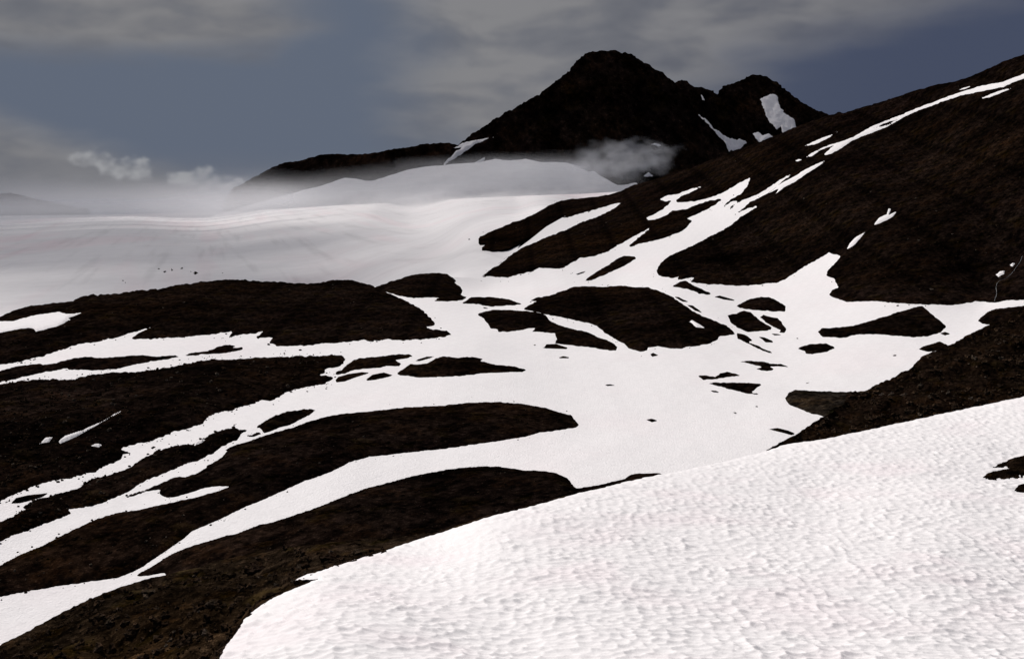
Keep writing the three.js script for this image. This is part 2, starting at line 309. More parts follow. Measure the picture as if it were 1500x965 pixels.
const HG = 'snow streaks on the right hand hillside';
const patches = [                                            // [the ground it lies on, label, outline, look]
  ['upperRidge', 'broad snow patch in the hollow of the black ridge', [[-120, 482], [-60, 472], [0, 473], [20, 474], [45, 467], [70, 463], [87, 461], [97, 465], [105, 465], [122, 463], [105, 470], [98, 474], [103, 474], [85, 484], [70, 488], [52, 493], [50, 489], [40, 487], [20, 490], [0, 493], [-60, 502], [-120, 510]]],
  ['leftHill', 'thin slanting snow streak on the stony brown hillside', [[85, 659], [95, 652], [120, 644], [140, 633], [150, 628], [165, 619], [184, 609], [175, 616], [163, 622], [147, 631], [143, 634], [130, 642], [112, 652], [88, 662]], { ragged: 0.25, cell: 1.2 }],
  ['leftHill', 'little snow fleck at the lower end of the thin snow streak', [[56, 664], [65, 656], [78, 653], [72, 660]], { ragged: 0.5, cell: 1 }],
  ['leftHill', 'little snow fleck below the thin snow streak', [[127, 663], [140, 660], [151, 660], [145, 664]], { ragged: 0.4, cell: 1 }],
  ['middleRib', 'small snow fleck on the slanting rib of rubble', [[281, 657], [288, 650], [303, 646], [295, 653]], { ragged: 0.5, cell: 1 }],
  ['basinKnoll', 'tiny snow spot on the largest dark hummock', [[1010, 478], [1014, 475], [1022, 480], [1033, 487], [1020, 486.5]], { ragged: 0.4, cell: 1 }],
  ['hill', 'longest snow streak, running up to the skyline of the hillside', [[1178, 234], [1190, 226], [1210, 217], [1232, 210], [1250, 203], [1275, 188], [1300, 177], [1325, 168], [1345, 159], [1370, 150], [1390, 142], [1420, 133], [1440, 127], [1470, 122], [1500, 111], [1620, 70], [1620, 82], [1500, 119], [1490, 122], [1470, 131], [1440, 136], [1410, 142], [1380, 151], [1340, 166], [1320, 176], [1300, 188], [1275, 198], [1250, 208], [1235, 219], [1218, 228], [1203, 232], [1222, 216], [1205, 222], [1190, 231]], { holes: [[[1281, 190], [1300, 181], [1318, 175], [1300, 185]]], group: HG }],
  ['hill', 'short snow streak just below the longest one near the skyline', [[1433, 149], [1450, 142], [1470, 135], [1486, 132], [1470, 139], [1450, 147]], { ragged: 0.5, group: HG }],
  ['hill', 'faint short snow streak above the longest one', [[1402, 134], [1412, 130], [1427, 126.5], [1415, 132]], { ragged: 0.4, cell: 1, group: HG }],
  ['hill', 'slim snow streak beside the lower end of the longest one', [[1177, 217], [1195, 208], [1215, 200], [1229, 193.5], [1215, 204], [1195, 214]], { ragged: 0.5, group: HG }],
  ['hill', 'split snow streak pointing up from the snow tongue', [[1126, 285], [1140, 272], [1160, 262], [1180, 250], [1200, 241], [1213, 235], [1200, 246], [1185, 255], [1165, 268], [1150, 276], [1136, 287], [1141, 278]], { ragged: 0.5, cell: 1.2, group: HG }],
  ['hill', 'tiny snow dash under the slim streak', [[1163, 237.5], [1170, 235], [1177, 235.5], [1169, 238.5]], { ragged: 0.3, cell: 1, group: HG }],
  ['hill', 'forked grey snow patch in the middle of the hillside', [[1278, 334], [1288, 322], [1299, 317], [1302, 309], [1306, 310], [1303, 318], [1316, 312], [1309, 321], [1293, 329]], { ragged: 0.5, cell: 1.2, group: HG }],
  ['hill', 'slim grey snow patch below the forked one', [[1241, 366], [1245, 357], [1255, 348], [1269, 341], [1261, 351], [1250, 362]], { ragged: 0.5, cell: 1.2, group: HG }],
  ['hill', 'small snow remnant beside the meltwater stream', [[1459, 405], [1466, 400], [1473, 399], [1472, 404], [1463, 408]], { ragged: 0.4, cell: 1, group: HG }],
  ['hill', 'smallest snow remnant at the top of the meltwater stream', [[1479, 392], [1484, 388.5], [1488, 389], [1484, 394]], { ragged: 0.3, cell: 1, group: HG }],
];
for (const [on, , poly] of patches) {                         // the ground is even where snow could settle
  let x0 = 1e9, x1 = -1e9, y0 = 1e9, y1 = -1e9; for (const [x, y] of poly) { x0 = Math.min(x0, x); x1 = Math.max(x1, x); y0 = Math.min(y0, y); y1 = Math.max(y1, y); }
  const f = outline(poly); (calm[on] ??= []).push((x, y) => x < x0 - 10 || x > x1 + 10 || y < y0 - 10 || y > y1 + 10 ? -10 : f(x, y));
}

// the long ridges on the left
rock('upperRidge', 'rock_ridge', 'broad black ridge whose crest stands against the grey glacier', 'ridge', 'dark ridges striped with snow', [
  [-120, 500], [-60, 487], [0, 463], [20, 452], [50, 445], [75, 442], [105, 440], [115, 434], [130, 430], [160, 430], [180, 428], [200, 425], [230, 423], [250, 418], [290, 413], [330, 409], [360, 410], [390, 413], [410, 412], [430, 415], [445, 414], [470, 413], [490, 409], [510, 409], [530, 413], [551, 420], [565, 427], [582, 434], [600, 442], [615, 450], [627, 459], [628, 463], [635, 470], [638, 476], [625, 480], [635, 483], [655, 485], [661, 491], [650, 495], [630, 498], [600, 499],
  [570, 498], [545, 500], [530, 499], [510, 501], [490, 503], [475, 502], [455, 506], [440, 507], [420, 508], [405, 507], [393, 504], [397, 497], [403, 495], [390, 494], [378, 497], [373, 494], [384, 485], [368, 489], [349, 491], [328, 499], [336, 492], [338, 486], [320, 489], [300, 492], [280, 493], [265, 495], [240, 496], [220, 497], [190, 497], [205, 486], [219, 479], [205, 484], [190, 489], [175, 495], [160, 498], [140, 503], [120, 504], [100, 510], [80, 516], [60, 522], [40, 527], [20, 531], [0, 534], [-60, 548], [-120, 562]], { amp: 3.2, wide: 40, rough: 1.5, skirt: 30, ragged: 1.5 });
rock('knoll', 'rock_outcrop', 'rounded dark knoll joined to the end of the black ridge below the glacier', 'rock', 'dark knolls of the basin', [
  [545, 421], [570, 412], [600, 404], [615, 401], [640, 400], [655, 402], [665, 408], [671, 411], [666, 413], [676, 420], [679, 425], [675, 430], [685, 434], [678, 440], [665, 442], [645, 442], [632, 441], [642, 436], [625, 436], [605, 437], [585, 434], [565, 428]], { amp: 2, wide: 18, skirt: 30 });
rock('thinRib', 'rock_ridge', 'thin low rib of dark rock between two narrow snow bands', 'ridge', 'dark ridges striped with snow', [
  [-120, 572], [-60, 556], [0, 542], [20, 536], [40, 533], [60, 532], [62, 534], [80, 532], [105, 525], [125, 523], [150, 525], [180, 522], [210, 520], [230, 522], [255, 520], [265, 522], [280, 517], [295, 515], [310, 512], [318, 508], [330, 505], [350, 505], [340, 510], [355, 508], [358, 512], [330, 517], [300, 520], [270, 523], [250, 526], [220, 530], [190, 536], [170, 541], [140, 543], [100, 543], [85, 545], [98, 541], [80, 544], [50, 549], [20, 556], [0, 560], [-60, 575], [-120, 590]], { amp: 0.7, wide: 10 });
rock('leftHill', 'rock_ridge', 'large stony brown hillside flecked with stones and cut by a thin snow streak', 'ridge', 'dark ridges striped with snow', [
  [-120, 615], [-60, 590], [0, 563], [25, 559], [60, 555], [85, 556], [105, 555], [130, 549], [160, 545], [190, 545], [230, 540], [250, 536], [300, 526], [340, 525], [380, 522], [420, 522], [470, 520], [500, 520], [507, 525], [505, 530], [500, 535], [490, 537], [475, 541], [480, 543], [470, 548], [488, 549], [487, 554], [478, 560], [450, 565], [430, 570], [421, 573], [410, 580], [395, 586], [385, 585], [375, 590], [350, 597], [340, 602], [325, 603], [315, 607], [305, 612], [300, 618], [285, 625], [275, 629], [255, 633], [240, 640], [225, 645], [210, 650], [200, 651], [175, 659], [183, 662], [190, 664], [180, 667], [178, 672], [170, 677], [145, 687], [140, 692], [110, 700], [80, 706], [50, 715], [25, 725], [0, 736], [-60, 760], [-120, 785]], { amp: 3.5, wide: 50, rough: 1.3, ragged: 1.7 });
rock('middleRib', 'rock_ridge', 'narrow slanting rib of rubble between the two snow streaks', 'ridge', 'dark ridges striped with snow', [
  [27, 752], [40, 748], [30, 745], [52, 733], [70, 729], [90, 724], [115, 716], [127, 706], [150, 698], [172, 691], [190, 684], [205, 673], [225, 662], [255, 653], [285, 650], [292, 644], [310, 635], [330, 628], [345, 626], [350, 630], [366, 627], [352, 637], [348, 645], [340, 648], [325, 655], [310, 665], [290, 675], [270, 680], [250, 690], [235, 695], [215, 703], [200, 711], [185, 722], [165, 730], [145, 739], [115, 745], [100, 747], [105, 752], [80, 763], [60, 770], [40, 779], [20, 785], [0, 795], [-60, 820], [-120, 845], [-120, 815], [-60, 790], [0, 768], [15, 762]], { amp: 1.0, wide: 14, ragged: 1.3 });
rock('lens', 'rock_outcrop', 'leaf shaped dark rock tapering to a point above the long ridge', 'rock', 'dark knolls of the basin', [
  [357, 639], [365, 637], [375, 633], [385, 632], [380, 627], [372, 626], [385, 618], [400, 609], [420, 602], [445, 598], [464, 599], [455, 606], [436, 616], [425, 622], [410, 625], [400, 630], [385, 634], [370, 639]], { amp: 0.7, wide: 8 });
rock('longRidge', 'rock_ridge', 'long smooth whaleback of dark scree with a blunt rounded end', 'ridge', 'dark ridges striped with snow', [
  [-120, 890], [-60, 856], [0, 828], [30, 812], [60, 800], [100, 780], [140, 760], [170, 750], [200, 746], [230, 740], [280, 730], [320, 718], [335, 712], [320, 711], [300, 714], [260, 727], [245, 729], [233, 723], [232, 718], [234, 716], [215, 719], [195, 726], [175, 732], [173, 730.5], [195, 722], [215, 715], [235, 707], [250, 700], [262, 697], [270, 698], [285, 694], [302, 684], [300, 682], [310, 678], [325, 668], [332, 660], [325, 661], [340, 653], [360, 647], [380, 639], [400, 632], [430, 624], [450, 616], [480, 608], [500, 605], [560, 600], [610, 596], [650, 594], [690, 590], [730, 589], [770, 592], [800, 597], [820, 603], [838, 607], [841, 612], [849, 622], [845, 626], [820, 630], [790, 634], [770, 640], [740, 645], [700, 650], [650, 657], [600, 662], [570, 665], [540, 668], [510, 677], [495, 685], [480, 692], [460, 700], [440, 706], [420, 716], [400, 725], [380, 734], [360, 742], [330, 757], [300, 770], [280, 778], [270, 788], [250, 802], [230, 815], [210, 828], [190, 838], [170, 845], [130, 850], [80, 858], [40, 865], [0, 873], [-60, 885], [-120, 897]], { amp: 2.2, wide: 30, rough: 0.55, ragged: 0.7 });
rock('lowRidge', 'rock_ridge', 'dark scree hump just beyond the edge of the near snow slope', 'ridge', 'dark ridges striped with snow', [
  [195, 843], [220, 830], [250, 812], [280, 800], [300, 795], [330, 785], [345, 783], [370, 773], [377, 770], [400, 765], [430, 755], [460, 745], [500, 728], [540, 712], [570, 704], [600, 696], [630, 690], [670, 685], [700, 683], [730, 683], [750, 686], [770, 690], [800, 692], [815, 695], [830, 702], [836, 707], [838, 712], [845, 719], [880, 713], [915, 705], [920, 700], [930, 697], [965, 696], [1000, 710], [800, 800], [600, 850], [400, 880], [257, 860], [240, 839], [215, 842]], { amp: 2.0, wide: 26, rough: 0.55, ragged: 0.7 });

// the right hand hillside, one slope with two fingers that run down to the glacier
rock('hill', 'hillside', 'long dark brown hillside rising to the right above the basin', 'hill', null, [
  [700, 348], [715, 340], [740, 330], [765, 321], [785, 312], [800, 303], [815, 296], [830, 292], [850, 290], [870, 288], [890, 285], [910, 279], [930, 270], [960, 262], [990, 250], [1010, 246], [1030, 238], [1060, 226], [1090, 215], [1120, 204], [1150, 193], [1180, 180], [1205, 172], [1222, 167], [1229, 164], [1235, 166], [1260, 158], [1300, 146], [1340, 132], [1370, 123], [1400, 118], [1430, 108], [1460, 95], [1480, 86], [1500, 80], [1760, -20], [1760, 440],
  [1500, 440], [1480, 439], [1460, 443], [1430, 441], [1415, 444], [1395, 447], [1350, 446], [1310, 444], [1285, 441], [1240, 442], [1225, 437], [1213, 432], [1220, 422], [1228, 420], [1222, 408], [1210, 403], [1213, 395], [1222, 386], [1231, 375], [1215, 370], [1205, 376], [1195, 382], [1180, 390], [1165, 400], [1150, 410], [1140, 414], [1125, 415], [1110, 417], [1080, 419], [1055, 418], [1035, 418], [1010, 415], [1016, 408], [1000, 411], [990, 412], [995, 406], [985, 409], [975, 407], [965, 404], [961, 400], [963, 392], [968, 385], [975, 378], [985, 372], [1000, 365], [1020, 356], [1040, 345], [1060, 336], [1075, 326], [1085, 318], [1100, 309], [1108, 304], [1095, 307], [1083, 313], [1073, 318], [1080, 312], [1092, 303], [1098, 297], [1115, 289], [1130, 280], [1148, 264], [1158, 257], [1140, 267], [1120, 281], [1105, 289], [1090, 294], [1078, 301], [1068, 312], [1070, 304], [1080, 296], [1070, 298], [1055, 310], [1062, 300], [1070, 293], [1085, 285], [1095, 272], [1098, 262], [1085, 268], [1070, 277], [1055, 285], [1040, 290], [1020, 295], [1005, 296], [992, 297], [988, 293], [1000, 286], [1015, 279], [1026, 274], [1010, 278], [992, 285], [980, 286], [967, 292], [975, 294], [985, 293], [980, 300], [965, 311], [948, 320], [950, 322], [960, 321], [975, 315], [985, 308], [1005, 305], [1020, 299], [1040, 293], [1055, 291], [1058, 293], [1050, 300], [1035, 308], [1020, 315], [1008, 320], [1016, 323], [1010, 330], [1000, 340], [985, 345], [970, 350], [955, 354], [940, 357], [925, 362], [920, 360], [930, 352], [950, 336],
  [930, 347], [905, 360], [890, 370], [870, 376], [850, 379], [835, 387], [825, 393], [815, 394], [805, 393], [790, 392], [780, 397], [765, 400], [745, 406], [720, 406], [702, 408], [715, 397], [735, 382], [750, 371], [765, 363], [775, 358], [800, 346], [812, 341], [830, 335], [850, 325], [870, 318], [885, 312], [900, 304], [909, 297], [875, 306], [850, 314], [835, 319], [820, 322], [806, 328], [797, 336], [775, 348], [760, 356], [745, 364], [720, 367], [706, 363], [712, 356], [702, 353]], { amp: 2.0, wide: 60, rough: 0.9, kind: 'structure', skirt: 9, cell: 1.7 });

// knolls and stones of the basin
const knolls = [
  ['basinKnoll', 'largest dark hummock in the basin, domed, with a tiny snow spot', [[775, 440], [785, 436], [805, 433], [820, 427], [840, 420], [860, 419], [880, 420], [900, 418], [910, 417], [930, 420], [950, 420], [970, 428], [985, 435], [1000, 445], [1015, 455], [1030, 463], [1050, 471], [1065, 478], [1075, 487], [1078, 491], [1070, 493], [1055, 494], [1050, 500], [1040, 504], [1020, 508], [1010, 508], [1000, 511], [980, 511], [965, 508], [950, 510], [948, 515], [938, 517], [920, 511], [915, 505], [905, 500], [885, 487], [875, 478], [865, 475], [850, 472], [830, 468], [820, 466], [800, 462], [780, 457], [763, 453], [770, 449], [785, 441]], 3.2],
  ['sideKnoll', 'dark lumpy outcrop split by a snow gully from the largest hummock', [[697, 459], [710, 455], [730, 453], [760, 455], [785, 457], [800, 462], [805, 470], [815, 475], [830, 480], [845, 483], [860, 486], [870, 491], [885, 496], [895, 500], [905, 509], [903, 515], [890, 514], [870, 510], [850, 508], [835, 506], [812, 504], [815, 497], [812, 490], [795, 488], [778, 487], [783, 482], [775, 482], [760, 485], [745, 487], [730, 487], [728, 483], [718, 481], [715, 475], [708, 467]], 1.5],
  ['spindle', 'spindle shaped dark rock beside the rounded knoll', [[674, 445], [690, 434], [715, 434], [745, 437], [765, 444], [762, 446], [740, 448], [720, 449], [700, 446]], 0.7],
  ['fish', 'long fish shaped outcrop pointing into the open snow', [[580, 547], [590, 541], [600, 534], [612, 534], [625, 533], [638, 525], [650, 522], [670, 524], [690, 522], [707, 524], [708, 527], [705, 528], [725, 532], [750, 535], [768, 539], [773, 541], [765, 544], [740, 546], [710, 546], [690, 549], [675, 551], [640, 553], [612, 554], [600, 552], [585, 550]], 1.2],
  ['flat', 'flat ragged outcrop at the end of the stony brown hillside', [[503, 537], [515, 528], [525, 524], [550, 522], [580, 519], [600, 519], [607, 522], [595, 526], [580, 528], [588, 533], [585, 538], [570, 537], [555, 540], [530, 541], [515, 543], [505, 547], [490, 548], [492, 543], [500, 540]], 0.8],
  ['cone', 'small cone shaped dark rock at the foot of the hillside', [[1078, 449], [1090, 442], [1100, 437], [1115, 434], [1130, 435], [1145, 444], [1153, 449], [1150, 457], [1130, 457], [1105, 455], [1085, 453]], 1.2],
  ['broken', 'broken dark rock next to the cone shaped one', [[1065, 462], [1080, 458], [1090, 455], [1100, 457], [1110, 465], [1118, 472], [1132, 479], [1130, 484], [1110, 486], [1095, 487], [1080, 481], [1070, 473]], 0.8],
  ['brokenSide', 'jagged dark sliver leaning on the broken rock', [[1112, 464], [1118, 460], [1130, 463], [1140, 465], [1148, 475], [1153, 482], [1150, 489], [1140, 488], [1143, 484], [1134, 480], [1125, 475]], 0.6],
  ['wedge', 'black wedge shaped rock with a sharp raised end on open snow', [[1198, 487], [1205, 481], [1215, 481], [1250, 477], [1280, 468], [1320, 455], [1345, 448], [1353, 448], [1365, 458], [1380, 470], [1388, 477], [1380, 486], [1360, 492], [1340, 494], [1310, 492], [1285, 490], [1255, 491], [1235, 496], [1205, 495]], 1.6],
  ['oval', 'oval dark rock in front of the black wedge', [[1166, 511], [1185, 504], [1210, 502], [1222, 507], [1225, 510], [1210, 516], [1190, 519], [1180, 518], [1180, 515]], 0.7],
  ['slab', 'grey black slab half hidden behind the stony near ridge', [[1150, 583], [1155, 575], [1165, 571], [1200, 574], [1250, 574], [1275, 572], [1300, 590], [1260, 625], [1210, 611], [1180, 603], [1155, 592]], 1.4],
  ['tail', 'thin tail of rock trailing from the largest hummock', [[1079, 488], [1090, 490], [1100, 496], [1104, 500], [1098, 502], [1110, 506], [1130, 515], [1142, 520], [1120, 516], [1100, 507], [1090, 502], [1080, 498]], 0.5],
  ['fork', 'forked flat rock lying in the snow above the pair of dark blades', [[1078, 529], [1095, 528], [1120, 529], [1128, 532], [1145, 532], [1153, 535], [1157, 538], [1140, 537], [1130, 537], [1136, 541], [1130, 544], [1115, 543], [1108, 540], [1115, 537], [1092, 532]], 0.5],
  ['bladeA', 'humped upper one of two dark blades in the snow', [[1020, 550], [1035, 549], [1048, 552], [1055, 546], [1065, 544], [1075, 546], [1090, 551], [1070, 553], [1050, 556], [1030, 557]], 0.5],
  ['bladeB', 'flat topped lower one of two dark blades in the snow', [[1030, 560], [1060, 560], [1090, 561], [1118, 563], [1108, 571], [1102, 574], [1115, 576], [1117, 579], [1095, 577], [1060, 568]], 0.6],
  ['toe', 'short rock toe below the dark hillside', [[983, 420], [995, 413], [1005, 411], [1015, 418], [1030, 424], [1043, 430], [1040, 433], [1025, 431], [1010, 425], [990, 422]], 0.5],
  ['gullyRock', 'slanting dark rock shaped like a drop in the snow tongue', [[853, 413], [862, 406], [875, 397], [890, 388], [905, 378], [915, 374], [930, 374], [933, 378], [922, 386], [905, 395], [885, 404], [868, 411]], 0.8],
  ['edgeRock', 'dark rock at the snow edge behind the stony near ridge', [[1432, 470], [1447, 456], [1460, 452], [1490, 449], [1560, 440], [1640, 440], [1640, 480], [1470, 478], [1440, 475]], 0.9],
  ['rimRock', 'small pointed rock touching the crest of the near ridge', [[1343, 510], [1355, 505], [1370, 500], [1378, 498], [1390, 504], [1385, 514], [1360, 515]], 0.6],
];
for (const [key, label, poly, amp] of knolls) rock(key, 'rock_outcrop', label, 'rock', 'dark knolls of the basin', poly, { amp, wide: 6 + 7 * amp, rough: 0.35 + 0.3 * amp, cell: 1.5, ragged: 0.8, skirt: 4, color: key === 'slab' ? tint([0.10, 0.094, 0.086], 0.4, 12) : undefined });
const stones = [
  [[698, 450], [710, 449], [720, 451], [712, 452.5]], [[606, 530], [612, 526], [625, 522], [640, 522], [630, 526], [615, 530]], [[490, 555], [495, 550], [510, 546], [530, 544], [545, 546], [535, 549], [520, 553], [505, 558], [492, 559]], [[535, 555], [545, 548], [562, 545], [578, 549], [570, 552], [550, 556], [537, 557.5]],
  [[790, 509], [797, 508], [800, 504], [815, 503], [833, 509], [830, 512], [800, 511]], [[778, 505], [784, 503.6], [789, 505.5], [783, 507]], [[817, 523], [825, 520.5], [835, 523], [833, 525.5], [820, 525]], [[984, 434], [995, 435], [1005, 440], [1014, 444], [1000, 443]], [[1004, 446], [1015, 447], [1025, 454], [1032, 461], [1018, 456]],
  [[1042, 435], [1055, 432.5], [1070, 437], [1080, 440], [1075, 442], [1060, 440]], [[1109, 493], [1120, 494], [1132, 499], [1134, 503], [1122, 503]], [[1128, 488], [1140, 489], [1149, 491.5], [1135, 493]], [[1036, 569.5], [1050, 571], [1060, 576], [1045, 574]], [[1122, 629], [1140, 627.5], [1155, 631], [1168, 636], [1160, 639], [1140, 634]],
  [[882, 561.5], [895, 561], [906, 563.5], [890, 565]], [[944, 612], [955, 610.5], [967, 614], [955, 617]], [[952, 519], [957, 516.5], [967, 521], [955, 524]], [[1375, 487], [1385, 484.5], [1396, 488], [1385, 491]], [[13, 740], [22, 731], [40, 727], [60, 725], [76, 722], [60, 731], [45, 735], [30, 739]], [[218, 656], [224, 652.5], [230, 654], [223, 658]],
  [[1305, 520], [1311, 517.5], [1318, 518], [1312, 521.5]], [[1072, 600], [1078, 600], [1083, 604], [1077, 603.5]], [[1104, 592.5], [1110, 592], [1113, 595.5], [1107, 595]], [[1179, 562], [1186, 560.5], [1188, 562.5], [1182, 564]], [[1166, 495], [1170, 494], [1171, 497], [1167, 498]], [[834, 401], [842, 397], [844, 398.5], [836, 402.5]], [[842, 402], [852, 398], [862, 396], [855, 401], [846, 404]], [[338, 622], [345, 620], [349, 621], [342, 624]],
];
for (const poly of stones) rock('stone', 'snowfield_rock', 'small dark rock just breaking through the basin snow', 'rock', 'small rocks breaking through the snow', poly, { amp: 0.25, wide: 5, rough: 0.2, ragged: 0.25, cell: 1, skirt: 2 });

// snow lying on the dark ground
const B = built;
for (const [on, label, poly, look] of patches) patch(B[on], label, poly, look);
{ // a trickle of white water down the hillside
  const line = [[1499, 380], [1494, 388], [1490, 395], [1482, 404], [1474, 410], [1465, 413], [1461, 420], [1460, 432], [1458, 441]];
  const pts = line.map(([x, y], i) => { const p = midLand(x + (i % 2 ? 0.6 : -0.6), y); return new THREE.Vector3(p[0], p[1] + B.hill.height(x, y) + 0.05, p[2]); });
  const g = new THREE.TubeGeometry(new THREE.CatmullRomCurve3(pts), 90, 0.06, 5, false);
  const a = g.attributes.position; for (let i = 0; i < a.count; i++) { const k = 0.18 * noise3(a.getX(i) * 1.7, a.getY(i) * 1.7, a.getZ(i)); a.setXYZ(i, a.getX(i) + k, a.getY(i) + k * 0.4, a.getZ(i) + k); }
  g.computeVertexNormals();
  tag(new THREE.Mesh(g, new THREE.MeshPhysicalMaterial({ color: new THREE.Color(0.42, 0.44, 0.45), roughness: 0.35 })), 'meltwater_stream', 'thin white meltwater stream falling down the dark hillside', 'stream', null, 'structure');
}

// ------------------------------------------------------------------ mountains beyond the ice
function mountain(key, name, label, poly, land, rough, big, colorOf = farTint) {
  const s = built[key] = sheet({ poly, land, cell: 2, ragged: 1.3, wave: 7, tile: 420, upright: true, skirt: 500, color: colorOf,
    lift: (s, x, y, z) => smooth(0, 14, s) * (rough * fbm(x / big, y / big, z / big, 5) + 0.35 * rough * (Math.abs(fbm(x / big * 3.1, y / big * 1.2, z / big * 3, 3)) - 0.2)) + rough * 0.12 * fbm(x / 45, y / 45, z / 45, 3) });
  return tag(new THREE.Mesh(s.geometry, M.farRock), name, label, 'mountain', null, 'structure');
}
mountain('farHill', 'far_hill', 'faint low hill far across the icefield', [[-200, 283], [-60, 283], [0, 283.5], [14, 282.5], [26, 284.5], [38, 288], [56, 292], [85, 298], [130, 306], [130, 314], [-200, 314]], farHillLand, 20, 700);
mountain('lowRidgeFar', 'mountain_ridge', 'long low dark ridge in front of the sky left of the peak', [[325, 300], [340, 276], [360, 266], [390, 249], [415, 238], [440, 235], [470, 226], [485, 225], [520, 226], [550, 224], [570, 219], [600, 215], [620, 211], [640, 210], [655, 208.5], [668, 212], [700, 225], [720, 300]], lowRidgeLand, 60, 500);
mountain('farPeak', 'mountain', 'distant blue black peak with a white snow patch behind the hillside', [[1030, 300], [1038, 160], [1055, 131], [1065, 124], [1080, 121], [1090, 115], [1100, 110], [1115, 109], [1125, 113], [1145, 125], [1160, 138], [1175, 150], [1195, 160], [1215, 168], [1240, 180], [1260, 300]], farPeakLand, 130, 500);
mountain('backRidge', 'mountain_ridge', 'jagged black shoulder between the main peak and the distant one', [[955, 300], [965, 130], [988, 122], [993, 119], [1000, 117], [1010, 122], [1018, 127], [1030, 128], [1045, 133], [1055, 142], [1070, 155], [1085, 170], [1095, 185], [1110, 205], [1125, 230], [1140, 300]], backRidgeLand, 90, 300);
mountain('peak', 'mountain', 'massive black flat topped peak dominating the skyline', [[600, 300], [630, 250], [648, 240], [665, 215], [680, 205], [700, 190], [740, 165], [770, 150], [800, 130], [820, 115], [835, 103], [841, 93], [848, 85], [862, 77], [880, 73], [900, 73], [912, 77], [925, 79], [935, 86], [945, 92], [965, 103], [985, 116], [1000, 135], [1020, 165], [1045, 190], [1062, 210], [1070, 228], [1080, 300]], peakLand, 110, 620);
const far = { material: M.farSnow, tile: 300, group: 'snow patches on the distant mountains', deep: 14, cell: 1.2, ragged: 0.5, thick: 0.6 };
patch(B.peak, 'slanting snow wedge on the left foot of the black peak', [[647, 241.5], [662, 230], [677, 217], [668, 216.5], [664, 214.5], [690, 208], [710, 200], [727, 194.5], [710, 206], [690, 218], [670, 231], [652, 241]], far);
patch(B.peak, 'small snow fleck beside the slanting wedge on the black peak', [[692, 239], [700, 232], [711, 223], [708, 232], [700, 237]], far);
patch(B.peak, 'tiny snow dash above the wisp of cloud', [[954, 210.5], [962, 207.5], [971, 210], [960, 212]], { ...far, ragged: 0.2, cell: 1 });
patch(B.peak, 'tiny snow dash under the wisp of cloud', [[941, 257.5], [950, 254], [958, 257], [950, 259]], { ...far, ragged: 0.2, cell: 1 });
patch(B.backRidge, 'curved snow couloir down the jagged shoulder', [[1019, 161], [1030, 168], [1045, 185], [1060, 200], [1075, 207], [1097, 215], [1068, 228], [1062, 215], [1059, 205], [1045, 191], [1030, 174]], far);
patch(B.backRidge, 'small snow fleck high on the jagged shoulder', [[1026, 142], [1030, 145], [1034, 151], [1029, 148]], { ...far, ragged: 0.2, cell: 1 });
patch(B.farPeak, 'large upright snow patch on the distant blue black peak', [[1113, 143], [1120, 140], [1128, 139], [1136, 141], [1141, 148], [1143, 155], [1152, 164], [1165, 172], [1169, 180], [1165, 188], [1152, 196], [1147, 190], [1144, 180], [1139, 183], [1130, 175], [1122, 165], [1118, 153]], { ...far, ragged: 0.9 });
patch(B.farPeak, 'low snow patch at the foot of the distant peak', [[1091, 186], [1105, 193], [1112, 191], [1120, 196], [1130, 197], [1135, 200], [1118, 210], [1108, 207], [1098, 196]], { ...far, ragged: 0.8 });

const apron = sheet({ land: apronLand, cell: 2.5, ragged: 0.7, wave: 16, tile: 300, skirt: 200, color: snowTint,
  poly: [[300, 320], [380, 296], [440, 279.5], [470, 272], [495, 263.5], [505, 260], [520, 261], [535, 264.5], [548, 264], [570, 257], [595, 249], [620, 244], [660, 241], [690, 238.5], [705, 237], [725, 232.5], [748, 235.5], [770, 232.5], [790, 237], [830, 238], [850, 245], [862, 252], [870, 250], [880, 258], [895, 266], [905, 271], [920, 270], [932, 267], [960, 300], [960, 320]],
  lift: (s, x, y, z) => 55 * fbm(x / 420, y / 200, z / 420, 5) * smooth(0, 24, s) });
tag(new THREE.Mesh(apron.geometry, M.farSnow), 'snow_apron', 'misty grey snow slope at the foot of the black peak', 'snow', null, 'structure');

// ------------------------------------------------------------------ near ground: stony ledge, snow slope, stony ridge
const steps = (x, y, z, w) => { const v = fbm(x / w + 3, y / w, z / w, 3) * 3.2, f = Math.floor(v); return (f + smooth(0.25, 1.0, v - f)) / 3.2; };   // broken shelves
const nearRough = (x, y, z) => 0.55 * fbm(x / 5.5, y / 3, z / 5.5, 4) + 0.35 * Math.abs(fbm(x / 2.2, y / 1.4, z / 2.6, 4)) + 0.10 * fbm(x / 0.5, y / 0.5, z / 0.5, 3);
const swell = (x, z) => 0.3 * fbm(x / 9, 2, z / 9, 3);
const snowEdge = [[300, 1060], [322, 965], [330, 948], [345, 930], [358, 908], [375, 893], [400, 877], [420, 868], [440, 860], [466, 849], [450, 850], [428, 853], [446, 844], [480, 834], [520, 821], [560, 809], [600, 795], [640, 783], [680, 770], [720, 757], [760, 747], [800, 737], [840, 725], [880, 716], [920, 706], [960, 697], [1000, 690], [1060, 677], [1120, 662], [1150, 652], [1200, 645], [1260, 633], [1320, 620], [1380, 607], [1440, 594], [1500, 582], [1700, 538]];
const underSnow = outline([...snowEdge, [1700, 1060]]);
